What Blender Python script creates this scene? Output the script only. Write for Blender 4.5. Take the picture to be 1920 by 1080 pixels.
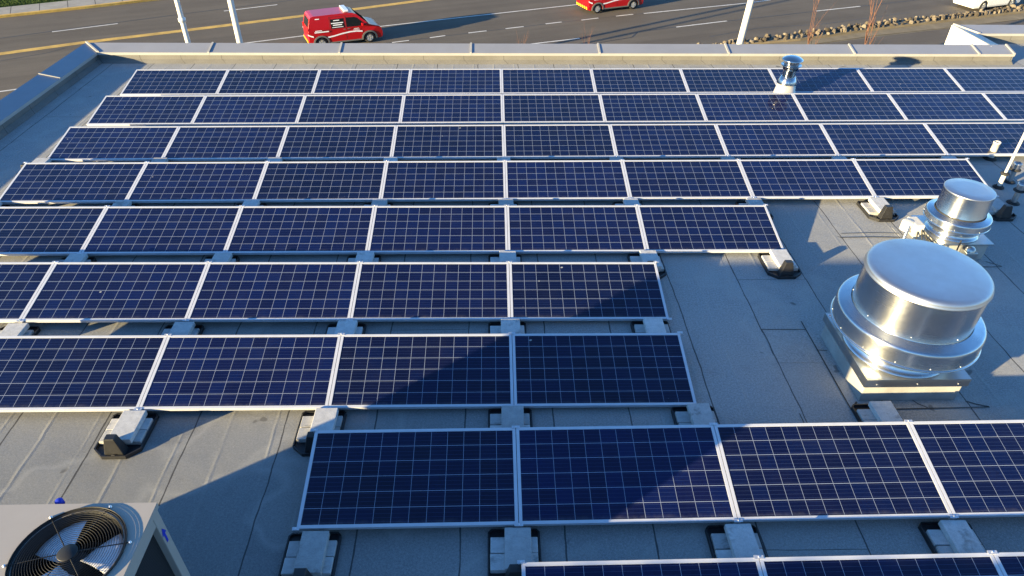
import bpy, bmesh, math, random
from mathutils import Vector, Matrix
random.seed(7)
R = math.radians
for o in list(bpy.data.objects): bpy.data.objects.remove(o)
scene = bpy.context.scene
COL = scene.collection

# ------------------------------------------------------------------ camera
CAM = Vector((-0.2135, -3.5943, 5.5295)); YAW, PITCH, ROLL = 0.0345, 0.6480, 0.0133
cd = bpy.data.cameras.new('camera'); co = bpy.data.objects.new('camera', cd); COL.objects.link(co)
cd.sensor_width = 36.0; cd.lens = 1278.44/1920*36.0; cd.clip_start = 0.05; cd.clip_end = 6000
cy, sy, cp, sp = math.cos(YAW), math.sin(YAW), math.cos(PITCH), math.sin(PITCH)
fw = Vector((sy*cp, cy*cp, -sp)); rt = Vector((cy, -sy, 0)); up = rt.cross(fw)
r2 = rt*math.cos(ROLL)+up*math.sin(ROLL); u2 = -rt*math.sin(ROLL)+up*math.cos(ROLL)
co.matrix_world = Matrix(((r2.x, u2.x, -fw.x, CAM.x), (r2.y, u2.y, -fw.y, CAM.y), (r2.z, u2.z, -fw.z, CAM.z), (0, 0, 0, 1)))
scene.camera = co

# ------------------------------------------------------------------ light
SUN_EL = R(10.4); SUN_AZ = R(212.0)          # direction TO the sun, counted from +x towards +y
sd = Vector((math.cos(SUN_AZ)*math.cos(SUN_EL), math.sin(SUN_AZ)*math.cos(SUN_EL), math.sin(SUN_EL)))
w = bpy.data.worlds.new('World'); scene.world = w; w.use_nodes = True
nt = w.node_tree; bg = nt.nodes['Background']
sky = nt.nodes.new('ShaderNodeTexSky'); sky.sky_type = 'NISHITA'; sky.sun_disc = False
sky.sun_elevation = SUN_EL; sky.sun_rotation = math.atan2(sd.x, sd.y)
sky.dust_density = 0.0; sky.ozone_density = 5.0; sky.air_density = 1.0
nt.links.new(sky.outputs[0], bg.inputs[0]); bg.inputs[1].default_value = 0.10
sl = bpy.data.lights.new('sun', 'SUN'); sl.energy = 5.0; sl.angle = R(0.55); sl.color = (1.0, 0.79, 0.42)
so = bpy.data.objects.new('sun', sl); COL.objects.link(so); so.location = (-30, -20, 30)
so.rotation_euler = sd.to_track_quat('Z', 'Y').to_euler()
vs = scene.view_settings; vs.view_transform = 'Standard'; vs.look = 'None'; vs.gamma = 1.0; vs.exposure = 1.95
vs.use_curve_mapping = False

# ------------------------------------------------------------------ node helpers
class NT:
    def __init__(s, name):
        s.m = bpy.data.materials.new(name); s.m.use_nodes = True; s.t = s.m.node_tree
        s.b = s.t.nodes['Principled BSDF']; s._c = None
    def node(s, typ, **kw):
        n = s.t.nodes.new(typ)
        for k, v in kw.items(): setattr(n, k, v)
        return n
    def put(s, sock, v):
        if isinstance(v, bpy.types.NodeSocket): s.t.links.new(v, sock)
        elif v is not None: sock.default_value = v
    def math(s, op, a, b=None, c=None, clamp=False):
        n = s.node('ShaderNodeMath', operation=op); n.use_clamp = clamp
        for i, v in enumerate((a, b, c)): s.put(n.inputs[i], v)
        return n.outputs[0]
    def coord(s, kind='Object'):
        if s._c is None: s._c = s.node('ShaderNodeTexCoord')
        return s._c.outputs[kind]
    def sep(s, v):
        n = s.node('ShaderNodeSeparateXYZ'); s.t.links.new(v, n.inputs[0]); return n.outputs
    def comb(s, x, y, z):
        n = s.node('ShaderNodeCombineXYZ')
        for i, v in enumerate((x, y, z)): s.put(n.inputs[i], v)
        return n.outputs[0]
    def scale(s, v, k):
        n = s.node('ShaderNodeVectorMath', operation='MULTIPLY'); s.t.links.new(v, n.inputs[0]); n.inputs[1].default_value = k
        return n.outputs[0]
    def noise(s, scale, detail=3, rough=.6, vec=None, out=0, dist=0):
        n = s.node('ShaderNodeTexNoise'); n.inputs['Scale'].default_value = scale; n.inputs['Detail'].default_value = detail
        n.inputs['Roughness'].default_value = rough; n.inputs['Distortion'].default_value = dist
        s.t.links.new(vec if vec is not None else s.coord(), n.inputs['Vector']); return n.outputs[out]
    def white(s, vec):
        n = s.node('ShaderNodeTexWhiteNoise'); s.t.links.new(vec, n.inputs['Vector']); return n.outputs[0]
    def ramp(s, v, stops):
        n = s.node('ShaderNodeValToRGB'); e = n.color_ramp.elements
        while len(e) < len(stops): e.new(.5)
        for q, (p, c) in zip(e, stops):
            q.position = p; q.color = (c, c, c, 1) if isinstance(c, (int, float)) else (*c, 1)
        s.t.links.new(v, n.inputs[0]); return n.outputs[0]
    def mix(s, f, a, b, blend='MIX'):
        n = s.node('ShaderNodeMix', data_type='RGBA', blend_type=blend)
        s.put(n.inputs[0], f)
        for i, v in ((6, a), (7, b)):
            if isinstance(v, tuple) and len(v) == 3: v = (*v, 1)
            s.put(n.inputs[i], v)
        return n.outputs[2]
    def bump(s, h, strength=.3, dist=.01, normal=None):
        n = s.node('ShaderNodeBump'); n.inputs['Strength'].default_value = strength; n.inputs['Distance'].default_value = dist
        s.put(n.inputs['Height'], h)
        if normal is not None: s.put(n.inputs['Normal'], normal)
        return n.outputs[0]
    def set(s, **kw):
        for k, v in kw.items():
            k = {'color': 'Base Color', 'rough': 'Roughness', 'metal': 'Metallic', 'normal': 'Normal', 'coat': 'Coat Weight',
                 'coat_rough': 'Coat Roughness', 'spec': 'Specular IOR Level', 'aniso': 'Anisotropic'}.get(k, k)
            if isinstance(v, tuple) and len(v) == 3: v = (*v, 1)
            s.put(s.b.inputs[k], v)
        return s

def simple(name, col, rough=.5, metal=0., var=.12, scale=8., bump=0., bscale=60., coat=0.):
    n = NT(name)
    f = n.noise(scale, 5, .65)
    lo = tuple(max(0, c*(1-var)) for c in col); hi = tuple(min(1, c*(1+var)) for c in col)
    n.set(color=n.ramp(f, [(.3, lo), (.7, hi)]), metal=metal, coat=coat)
    n.set(rough=n.math('MULTIPLY_ADD', n.noise(scale*2.3, 3), .2, rough-.1))
    if bump: n.set(normal=n.bump(n.noise(bscale, 4, .7), bump, .004))
    return n.m

M = {}
# mineral-surfaced roof membrane, rolls about 0.95 m wide running away from the camera
def roof_material():
    n = NT('roof_membrane'); P = n.coord('Object'); x, y, z = n.sep(P)
    wob = n.math('MULTIPLY_ADD', n.noise(1.1, 3, .6), .07, -.035)
    xs = n.math('ADD', x, n.math('MULTIPLY', n.math('GREATER_THAN', x, .9), .118))
    t = n.math('DIVIDE', n.math('ADD', n.math('SUBTRACT', xs, .42), n.math('ADD', wob, 0.0)), .947)
    idx = n.math('FLOOR', t); fr = n.math('SUBTRACT', t, idx)          # 0..1 across a roll
    d = n.math('MULTIPLY', n.math('MINIMUM', fr, n.math('SUBTRACT', 1.0, fr)), .947)
    brk = n.noise(2.4, 4, .7)
    wd = n.math('MULTIPLY_ADD', brk, .014, .0005)
    seam = n.math('LESS_THAN', d, wd)
    # end laps, one about every 7 m on each roll at a different place
    yo = n.math('MULTIPLY', n.white(n.comb(idx, 3.3, 0.0)), 7.0)
    yt = n.math('DIVIDE', n.math('ADD', n.math('ADD', y, n.math('MULTIPLY', wob, .5)), yo), 7.0)
    yf = n.math('SUBTRACT', yt, n.math('FLOOR', yt))
    lap = n.math('LESS_THAN', n.math('MULTIPLY', yf, 7.0), n.math('MULTIPLY', wd, .9))
    line = n.math('MAXIMUM', seam, lap)
    # pressed ridge beside each seam and at the middle of each roll
    rd = n.math('ABSOLUTE', n.math('SUBTRACT', fr, .39)); rid = n.math('SUBTRACT', 1.0, n.math('DIVIDE', rd, .03), clamp=True)
    rd2 = n.math('ABSOLUTE', n.math('SUBTRACT', fr, .90)); rid2 = n.math('SUBTRACT', 1.0, n.math('DIVIDE', rd2, .025), clamp=True)
    ridge = n.math('MAXIMUM', rid, n.math('MULTIPLY', rid2, .7))
    ridge = n.math('MULTIPLY', ridge, n.ramp(n.noise(1.3, 3), [(.35, .1), (.6, 1.0)]))
    g1 = n.noise(46, 4, .85); g2 = n.noise(170, 2, .6); big = n.noise(.7, 5, .6); mid = n.noise(5, 4, .6)
    gran = n.math('ADD', n.math('MULTIPLY', g1, .5), n.math('MULTIPLY', g2, .5))
    c = n.ramp(gran, [(.36, (.155, .158, .158)), (.5, (.315, .318, .316)), (.64, (.51, .512, .50))])
    c = n.mix(n.ramp(big, [(.35, 0.0), (.7, .35)]), c, (.34, .335, .315))
    c = n.mix(n.ramp(mid, [(.55, 0.0), (.8, .25)]), c, (.15, .15, .15))
    vignette_dist = n.node('ShaderNodeVectorMath', operation='DISTANCE'); n.t.links.new(P, vignette_dist.inputs[0]); vignette_dist.inputs[1].default_value = (-4.5, -1.0, 0)
    vignette_mask = n.ramp(n.math('ADD', n.math('DIVIDE', vignette_dist.outputs['Value'], 9.0), n.math('MULTIPLY', big, .35)), [(.35, .56), (.95, 0.0)])
    c = n.mix(vignette_mask, c, (.10, .105, .11))          # vignette darkening towards the near left, painted into the roof colour
    rollv = n.math('MULTIPLY_ADD', n.white(n.comb(idx, 9.1, 1.0)), .16, .92)
    c = n.mix(1.0, c, n.comb(rollv, rollv, rollv), 'MULTIPLY')
    c = n.mix(n.math('MULTIPLY', ridge, .15), c, (.42, .41, .38))
    pond = n.ramp(n.noise(.55, 3, .55), [(.50, 0.0), (.535, .30), (.56, .10), (.75, .16)])
    c = n.mix(pond, c, (.42, .415, .39))          # dried puddle rings
    spots = n.ramp(n.noise(3.1, 2, .5), [(.735, 0.0), (.76, .6)])
    c = n.mix(spots, c, (.07, .07, .07))
    c = n.mix(n.math('MULTIPLY', line, .8), c, (.035, .035, .038))
    h = n.math('ADD', n.math('MULTIPLY', gran, .6), n.math('MULTIPLY', ridge, .8))
    h = n.math('ADD', h, n.math('MULTIPLY', fr, .9))
    h = n.math('ADD', h, n.math('MULTIPLY', n.noise(2.2, 3, .5), 1.6))
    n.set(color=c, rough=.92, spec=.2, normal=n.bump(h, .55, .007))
    return n.m
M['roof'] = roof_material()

def membrane_wall():
    n = NT('parapet_membrane'); x, y, z = n.sep(n.coord('Object'))
    wob = n.math('MULTIPLY_ADD', n.noise(3, 3), .03, -.015)
    s = n.math('ADD', n.math('ADD', x, y), wob)
    t = n.math('DIVIDE', n.math('SUBTRACT', s, .02), .945); fr = n.math('SUBTRACT', t, n.math('FLOOR', t))
    line = n.math('LESS_THAN', fr, n.math('MULTIPLY', n.noise(9, 3), .024))
    g = n.math('ADD', n.math('MULTIPLY', n.noise(60, 3, .7), .6), n.math('MULTIPLY', n.noise(1.2, 3), .4))
    c = n.ramp(g, [(.35, (.125, .121, .112)), (.65, (.205, .20, .186))])
    c = n.mix(n.math('MULTIPLY', line, .8), c, (.05, .05, .05))
    n.set(color=c, rough=.9, spec=.2, normal=n.bump(n.math('ADD', g, n.noise(4, 3)), .5, .006))
    return n.m
M['membrane'] = membrane_wall()
M['curb'] = simple('curb_membrane', (.33, .33, .315), .9, 0, .22, 3, .4, 70)

# poly-silicon cells under glass: 12 x 6 cells, busbars, white back sheet between the cells
PW, PD, LIP = 1.979, 0.992, 0.030
def cell_material():
    n = NT('solar_cells'); x, y, z = n.sep(n.coord('Object'))
    cw, ch = (PW-2*LIP)/12, (PD-2*LIP)/6
    u = n.math('DIVIDE', n.math('SUBTRACT', x, LIP), cw); v = n.math('DIVIDE', n.math('SUBTRACT', y, LIP), ch)
    iu, iv = n.math('FLOOR', u), n.math('FLOOR', v)
    fu, fv = n.math('SUBTRACT', u, iu), n.math('SUBTRACT', v, iv)
    du = n.math('MULTIPLY', n.math('MINIMUM', fu, n.math('SUBTRACT', 1.0, fu)), cw)
    dv = n.math('MULTIPLY', n.math('MINIMUM', fv, n.math('SUBTRACT', 1.0, fv)), ch)
    gu = n.math('LESS_THAN', du, .0019); gv = n.math('LESS_THAN', dv, .0026); gap = n.math('MAXIMUM', gu, gv)
    b4 = n.math('MULTIPLY', fv, 4.0); fb = n.math('SUBTRACT', b4, n.math('FLOOR', b4))
    bus = n.math('LESS_THAN', n.math('ABSOLUTE', n.math('SUBTRACT', fb, .5)), .038)
    oi = n.node('ShaderNodeObjectInfo')
    rnd = n.white(n.comb(iu, iv, n.math('MULTIPLY', oi.outputs['Random'], 57.0)))
    crystal = n.node('ShaderNodeTexVoronoi'); crystal.inputs['Scale'].default_value = 70
    n.t.links.new(n.coord(), crystal.inputs['Vector'])
    cr = n.sep(crystal.outputs['Color'])[0]
    k = n.math('ADD', n.math('MULTIPLY', rnd, .75), n.math('MULTIPLY', cr, .25))
    c = n.ramp(k, [(.0, (.0014, .0024, .024)), (.45, (.0019, .0034, .034)), (.8, (.0016, .0060, .050)), (1.0, (.0030, .0034, .030))])
    tone = n.math('MULTIPLY_ADD', oi.outputs['Random'], .5, .72)
    c = n.mix(1.0, c, n.comb(tone, tone, tone), 'MULTIPLY')
    c = n.mix(n.math('MULTIPLY', bus, .55), c, (.040, .060, .14))
    c = n.mix(gap, c, (.26, .30, .39))
    dust = n.ramp(n.noise(2.0, 5, .65), [(.42, 0.0), (.8, .012)])
    c = n.mix(dust, c, (.4, .38, .34))
    spot = n.ramp(n.noise(7.0, 1, .5, n.comb(n.math('ADD', x, n.math('MULTIPLY', oi.outputs['Random'], 83.0)), y, 0.0)), [(.80, 0.0), (.815, .6)])
    c = n.mix(spot, c, (.5, .5, .48))
    grime = n.math('MULTIPLY', n.math('SUBTRACT', 1.0, n.math('DIVIDE', n.math('SUBTRACT', y, LIP), .05), clamp=True), n.ramp(n.noise(9.0, 4, .7), [(.35, 0.0), (.75, .22)]))
    c = n.mix(grime, c, (.30, .28, .24))
    n.set(color=c, rough=.5, spec=.05, coat=1.0, coat_rough=n.math('MULTIPLY_ADD', n.noise(1.5, 3), .05, .02))
    n.put(n.b.inputs['Coat IOR'], 1.42)
    return n.m
M['cells'] = cell_material()

def brushed(name, col, rough=.25, sx=1., sz=60., var=.25, bump=.12, aniso=0.):
    n = NT(name); v = n.scale(n.coord(), (sx, sx, sz))
    st = n.noise(3.0, 4, .6, v); bl = n.noise(2.3, 4, .6); dents = n.noise(5.0, 2, .5)
    lo = tuple(c*(1-var) for c in col)
    n.set(color=n.mix(n.ramp(bl, [(.3, 0.0), (.75, .8)]), col, lo), metal=1.0, aniso=aniso)
    n.set(rough=n.math('ADD', n.math('MULTIPLY_ADD', st, .06, rough-.05), n.math('MULTIPLY', bl, .08)))
    n.set(normal=n.bump(dents, bump, .03, n.bump(st, .012, .002)))
    if aniso:
        tg = n.node('ShaderNodeTangent', direction_type='RADIAL', axis='Z'); n.t.links.new(tg.outputs[0], n.b.inputs['Tangent'])
    return n.m
M['spun'] = brushed('spun_aluminium', (.60, .62, .635), .24, aniso=.7)
M['spun'].node_tree.nodes['Principled BSDF'].inputs['Anisotropic Rotation'].default_value = .25
M['lid'] = brushed('lid_aluminium', (.62, .63, .64), .40, sz=1.0, bump=.06)
M['galv'] = brushed('galvanised_steel', (.55, .55, .54), .30, sz=6.)
M['polished'] = brushed('polished_flue', (.62, .61, .60), .12, sz=20., bump=.05)
M['frame'] = simple('anodised_frame', (.62, .63, .67), .40, .25, .06, 5)
M['clamp'] = simple('clamp_metal', (.70, .71, .74), .35, .7, .1, 20)
M['coping'] = simple('coping_metal', (.255, .262, .29), .42, .15, .05, 1.5)
M['fascia'] = simple('coping_rib', (.34, .33, .315), .45, .0, .05, 3)
M['white_wall'] = simple('white_fascia', (.80, .79, .77), .6, 0, .05, 2, .1, 30)
M['wall'] = simple('stucco_wall', (.50, .47, .42), .9, 0, .1, 1.5, .3, 60)
def concrete():
    n = NT('cast_concrete'); oi = n.node('ShaderNodeObjectInfo')
    off = n.math('MULTIPLY', oi.outputs['Random'], 40.0)
    x, y, z = n.sep(n.coord()); v = n.comb(n.math('ADD', x, off), y, z)
    a = n.noise(14, 5, .7, v); b = n.noise(110, 3, .7, v); s = n.noise(4.5, 4, .65, v)
    c = n.ramp(n.math('ADD', n.math('MULTIPLY', a, .5), n.math('MULTIPLY', b, .5)), [(.33, (.38, .38, .375)), (.67, (.62, .61, .595))])
    c = n.mix(n.ramp(s, [(.58, 0.0), (.68, .55)]), c, (.15, .145, .135))
    tone = n.math('MULTIPLY_ADD', oi.outputs['Random'], .42, .72)
    c = n.mix(1.0, c, n.comb(tone, tone, tone), 'MULTIPLY')
    n.set(color=c, rough=.9, spec=.25, normal=n.bump(n.math('ADD', a, b), .4, .003)); return n.m
M['concrete'] = concrete()
M['plastic'] = simple('black_plastic', (.018, .018, .02), .45, 0, .3, 12)
M['rubber'] = simple('black_rubber', (.02, .02, .021), .75, 0, .3, 15)
M['beige'] = simple('beige_painted_steel', (.37, .335, .295), .45, 0, .05, 2.2, .05, 8)
M['coil'] = None
def coil():
    n = NT('condenser_coil'); x, y, z = n.sep(n.coord())
    f = n.math('SUBTRACT', n.math('MULTIPLY', z, 55.0), n.math('FLOOR', n.math('MULTIPLY', z, 55.0)))
    c = n.mix(n.ramp(f, [(.3, 0.0), (.7, 1.0)]), (.012, .012, .014), (.045, .046, .05))
    n.set(color=c, rough=.5, metal=.4, normal=n.bump(f, .5, .006)); return n.m
M['coil'] = coil()
M['black_wire'] = simple('black_wire', (.010, .010, .011), .55, .0, .2, 9)
M['blade'] = simple('fan_blade', (.78, .78, .80), .35, .1, .1, 6)
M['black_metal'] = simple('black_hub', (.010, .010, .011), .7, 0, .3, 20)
M['blue'] = simple('blue_sticker', (.01, .03, .42), .5)
M['pvc'] = simple('pale_pipe', (.62, .59, .53), .5, 0, .1, 10)
M['dullpipe'] = brushed('dull_lead_pipe', (.55, .55, .56), .4, sz=6.)
def asphalt():
    n = NT('asphalt'); x, y, z = n.sep(n.coord())
    ca, sa = math.cos(R(22)), math.sin(R(22))
    a = n.math('ADD', n.math('MULTIPLY', x, ca), n.math('MULTIPLY', y, sa))
    b = n.math('SUBTRACT', n.math('MULTIPLY', y, ca), n.math('MULTIPLY', x, sa))
    streak = n.noise(1.0, 4, .6, n.comb(n.math('MULTIPLY', a, .04), n.math('MULTIPLY', b, .8), 0.0))
    g = n.noise(22, 4, .75); blot = n.noise(.35, 5, .6)
    c = n.ramp(n.math('ADD', n.math('MULTIPLY', g, .35), n.math('ADD', n.math('MULTIPLY', streak, .4), n.math('MULTIPLY', blot, .25))),
               [(.36, (.084, .071, .058)), (.5, (.116, .099, .080)), (.66, (.155, .133, .106))])
    n.set(color=c, rough=.9, spec=.25, normal=n.bump(g, .4, .01)); return n.m
M['asphalt'] = asphalt()
M['tar'] = simple('tar_joint', (.030, .029, .028), .6, 0, .3, 3)
M['line_white'] = simple('road_paint_white', (.62, .60, .56), .7, 0, .2, 3)
M['line_yellow'] = simple('road_paint_yellow', (.52, .33, .07), .7, 0, .3, 1.5)
M['pave'] = simple('pavement_concrete', (.30, .28, .25), .9, 0, .15, 1.2, .3, 40)
M['sand'] = simple('sandy_gutter', (.19, .155, .10), .95, 0, .25, .9, .3, 30)
M['soil'] = simple('bare_ground', (.17, .15, .115), .95, 0, .3, .6, .3, 20)
def stone():
    n = NT('cobble_stone'); v = n.node('ShaderNodeTexVoronoi'); v.inputs['Scale'].default_value = 2.2
    n.t.links.new(n.coord(), v.inputs['Vector'])
    c = n.ramp(n.sep(v.outputs['Color'])[0], [(.1, (.05, .04, .028)), (.5, (.115, .092, .066)), (.9, (.20, .17, .13))])
    n.set(color=c, rough=.85, normal=n.bump(n.noise(25, 3), .3, .01)); return n.m
M['stone'] = stone()
def grassm():
    n = NT('lawn_grass'); c = n.ramp(n.noise(6, 5, .7), [(.3, (.025, .055, .012)), (.7, (.09, .13, .03))])
    n.set(color=c, rough=.9, spec=.2); return n.m
M['grass'] = grassm()
def paint(name, col, rough=.3):
    n = NT(name); f = n.noise(1.3, 4, .6)
    n.set(color=n.mix(n.ramp(f, [(.4, 0.0), (.9, .25)]), col, tuple(c*.75 for c in col)), rough=rough, coat=.3, coat_rough=.06); return n.m
M['red'] = paint('red_car_paint', (.36, .003, .006))
M['white_paint'] = paint('white_car_paint', (.80, .80, .78))
M['glass'] = simple('tinted_glass', (.010, .012, .014), .10, 0, .2, 2, coat=.0)
M['glass'].node_tree.nodes['Principled BSDF'].inputs['Specular IOR Level'].default_value = .22
M['dark_glass'] = simple('windscreen_glass', (.016, .014, .012), .5)
M['dark_glass'].node_tree.nodes['Principled BSDF'].inputs['Specular IOR Level'].default_value = .0
M['gap'] = simple('panel_gap', (.012, .01, .01), .8)
M['cladding'] = simple('grey_arch_trim', (.11, .115, .11), .6)
M['tyre'] = simple('tyre_rubber', (.02, .02, .02), .85)
M['alloy'] = simple('wheel_alloy', (.55, .55, .54), .35, .6)
M['decal'] = simple('white_decal', (.75, .76, .80), .5)
M['yellow'] = simple('yellow_reflective', (.75, .50, .02), .5)
M['lamp_glass'] = simple('headlamp_glass', (.72, .74, .78), .15, 0, .05, 4, coat=1.)
M['lamp_red'] = simple('tail_lamp', (.45, .01, .01), .2, 0, .1, 4, coat=1.)
M['bark'] = simple('reddish_bark', (.15, .07, .045), .8, 0, .3, 5)
M['pole'] = simple('painted_pole', (.66, .65, .62), .4, .1, .05, 1)

# ------------------------------------------------------------------ mesh helpers
class MB:
    def __init__(s): s.v, s.f, s.mi, s.sm = [], [], [], []
    def add(s, vs, fs, mi=0, smooth=False):
        o = len(s.v); s.v += [tuple(p) for p in vs]
        for f in fs: s.f.append([i+o for i in f]); s.mi.append(mi); s.sm.append(smooth)
    def box(s, x0, x1, y0, y1, z0, z1, mi=0, taper=None):
        v = [(x0, y0, z0), (x1, y0, z0), (x1, y1, z0), (x0, y1, z0), (x0, y0, z1), (x1, y0, z1), (x1, y1, z1), (x0, y1, z1)]
        if taper: v = v[:4]+[(*p, z1) for p in taper]
        s.add(v, [(3, 2, 1, 0), (4, 5, 6, 7), (0, 1, 5, 4), (1, 2, 6, 5), (2, 3, 7, 6), (3, 0, 4, 7)], mi)
    def prism(s, poly, a, b, axis='z', mi=0):
        n = len(poly)
        f3 = {'z': lambda p, t: (p[0], p[1], t), 'y': lambda p, t: (p[0], t, p[1]), 'x': lambda p, t: (t, p[0], p[1])}[axis]
        v = [f3(p, a) for p in poly]+[f3(p, b) for p in poly]
        s.add(v, [list(range(n))[::-1], list(range(n, 2*n))]+[(i, (i+1) % n, n+(i+1) % n, n+i) for i in range(n)], mi)
    def lathe(s, prof, seg=48, c=(0, 0, 0), mi=0, smooth=True, axis='z'):
        vs, fs = [], []; n = len(prof)
        for k in range(seg):
            a = 2*math.pi*k/seg
            for r, z in prof:
                p = (r*math.cos(a), r*math.sin(a), z)
                if axis == 'y': p = (p[0], p[2], p[1])
                vs.append((c[0]+p[0], c[1]+p[1], c[2]+p[2]))
        for k in range(seg):
            k2 = (k+1) % seg
            for i in range(n-1): fs.append((k*n+i, k2*n+i, k2*n+i+1, k*n+i+1))
        s.add(vs, fs, mi, smooth)
    def tube(s, pts, rad, seg=8, mi=0, closed=False, caps=True):
        pts = [Vector(p) for p in pts]; n = len(pts); vs, fs = [], []
        rr = rad if isinstance(rad, (list, tuple)) else [rad]*n
        prev = None
        for i, p in enumerate(pts):
            if closed: t = pts[(i+1) % n]-pts[i-1]
            else: t = pts[min(i+1, n-1)]-pts[max(i-1, 0)]
            t.normalize()
            if prev is None: a = t.orthogonal().normalized()
            else: a = (prev-t*prev.dot(t)); a = a.normalized() if a.length > 1e-6 else t.orthogonal().normalized()
            prev = a; b = t.cross(a)
            for k in range(seg):
                th = 2*math.pi*k/seg; vs.append(p+(a*math.cos(th)+b*math.sin(th))*rr[i])
        m = n if closed else n-1
        for i in range(m):
            j = (i+1) % n
            for k in range(seg):
                k2 = (k+1) % seg; fs.append((i*seg+k, i*seg+k2, j*seg+k2, j*seg+k))
        s.add(vs, fs, mi, True)
        if caps and not closed:
            s.add([vs[k] for k in range(seg)], [list(range(seg))[::-1]], mi)
            s.add([vs[(n-1)*seg+k] for k in range(seg)], [list(range(seg))], mi)
    def build(s, name, mats, parent=None, bevel=0., loc=None, fixn=True):
        me = bpy.data.meshes.new(name); me.from_pydata(s.v, [], s.f)
        mats = mats if isinstance(mats, (list, tuple)) else [mats]
        for m in mats: me.materials.append(m)
        for p, i, q in zip(me.polygons, s.mi, s.sm): p.material_index = i; p.use_smooth = q
        if fixn:
            bm = bmesh.new(); bm.from_mesh(me); bmesh.ops.recalc_face_normals(bm, faces=bm.faces); bm.to_mesh(me); bm.free()
        o = bpy.data.objects.new(name, me); COL.objects.link(o)
        if parent is not None: o.parent = parent
        if loc: o.location = loc
        if bevel:
            b = o.modifiers.new('bevel', 'BEVEL'); b.width = bevel; b.segments = 2; b.limit_method = 'ANGLE'; b.angle_limit = R(40)
        return o
def tag(o, label=None, cat=None, group=None, kind=None):
    for k, v in (('label', label), ('category', cat), ('group', group), ('kind', kind)):
        if v: o[k] = v
    return o
def empty(name, loc=(0, 0, 0), rz=0., label=None, cat=None, group=None):
    o = bpy.data.objects.new(name, None); COL.objects.link(o); o.location = loc; o.rotation_euler = (0, 0, rz)
    o.empty_display_size = .2
    return tag(o, label, cat, group)
def copy_tree(o, parent=None):
    c = o.copy(); COL.objects.link(c)
    if parent is not None: c.parent = parent
    for ch in list(o.children): copy_tree(ch, c)
    return c
ORD = ['zeroth', 'first', 'second', 'third', 'fourth', 'fifth', 'sixth', 'seventh', 'eighth', 'ninth', 'tenth', 'eleventh']

# ------------------------------------------------------------------ the street (7.15 m below the roof)
ZS = -7.15
def sheet(name, poly, z, mat, kind='structure', label=None, cat=None, thick=0., group=None):
    mb = MB()
    if thick: mb.prism(poly, z-thick, z)
    else: mb.add([(x, y, z) for x, y in poly], [list(range(len(poly)))])
    o = mb.build(name, mat, fixn=bool(thick))
    if not thick and o.data.polygons[0].normal.z < 0:
        o.data.flip_normals()
    return tag(o, label, cat, group, kind)
def ribbon(mb, pts, width, z, mi=0, thick=0.):
    pts = [Vector((x, y, 0)) for x, y in pts]; L, Rr = [], []
    for i, p in enumerate(pts):
        t = (pts[min(i+1, len(pts)-1)]-pts[max(i-1, 0)]).normalized(); nrm = Vector((-t.y, t.x, 0))*width/2
        L.append(p+nrm); Rr.append(p-nrm)
    for i in range(len(pts)-1):
        q = [(L[i].x, L[i].y, z), (Rr[i].x, Rr[i].y, z), (Rr[i+1].x, Rr[i+1].y, z), (L[i+1].x, L[i+1].y, z)]
        if thick:
            q2 = [(a, b, c-thick) for a, b, c in q]
            mb.add(q+q2, [(0, 1, 2, 3), (1, 0, 4, 5), (2, 1, 5, 6), (3, 2, 6, 7), (0, 3, 7, 4)], mi)
        else: mb.add(q, [(0, 1, 2, 3)], mi)
sheet('ground', [(-2500, -2500), (2500, -2500), (2500, 2500), (-2500, 2500)], ZS-.02, M['soil'])
# road: a wide curved carriageway
road_far = [(-75, 16), (-50, 31.2), (-31.07, 41.63), (-26.8, 43.8), (-22.82, 46.02), (-19.77, 47.76), (-10, 53), (10, 61), (60, 79)]
road_near = [(60, 53), (36.8, 44.6), (24, 40.2), (14, 36.4), (-5, 30.0), (-20, 25.5), (-40, 15), (-75, -5)]
sheet('road', road_far+road_near, ZS, M['asphalt'])
sheet('parking_lane', [(14.5, 36.55), (18.65, 36.74), (34.99, 42.15), (60, 50.7), (60, 30), (14.5, 22), (-30, 14), (-30, 17), (-20, 25.3), (-5, 29.8)], ZS-.008, M['asphalt'])
mb = MB()
for p in ([(-26.43, 38.81), (-23.3, 40.52)], [(-17.68, 43.36), (-14.61, 44.94)], [(-34.8, 34.2), (-31.7, 35.9)], [(-26.5, 28.0), (-24.14, 29.28), (-23.41, 29.63)],
          [(-15.51, 36.3), (-11.32, 38.22), (-7.19, 40.07), (5.6, 45.22), (13.67, 48.32), (30, 54.4)],
          [(-6.01, 36.95), (-5.06, 37.36)], [(-3.87, 37.87), (-2.98, 38.29)], [(-1.61, 38.82), (-.51, 39.26)], [(.67, 39.71), (1.81, 40.16)], [(3.22, 40.74), (4.27, 41.16)],
          [(5.57, 41.58), (6.74, 42.07)], [(7.95, 42.51), (9.15, 42.95)], [(9.89, 43.15), (17.59, 45.8), (19.56, 46.67)], [(1.76, 36.62), (5.07, 37.84)],
          [(11.4, 40.15), (14.99, 41.51)], [(21.73, 43.87), (25.31, 45.1)], [(32.0, 47.5), (36, 49)]):
    ribbon(mb, p, .13, ZS+.008)
tag(mb.build('white_lane_marking', M['line_white'], fixn=False), kind='structure')
mb = MB(); ribbon(mb, [(-60, 14.3), (-40, 26.8), (-27.16, 34.87), (-23.63, 36.85), (-18.54, 39.25), (-12.3, 42.35), (-8.15, 44.5), (-2.88, 47.26), (6, 51.2), (30, 61)], .52, ZS+.008)
tag(mb.build('yellow_centre_line', M['line_yellow'], fixn=False), kind='structure')
mb = MB()
ribbon(mb, [(-28.79, 37.57), (-24.6, 40.1), (-20.5, 42.45), (-10.83, 47.75)], .09, ZS+.004)
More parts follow.
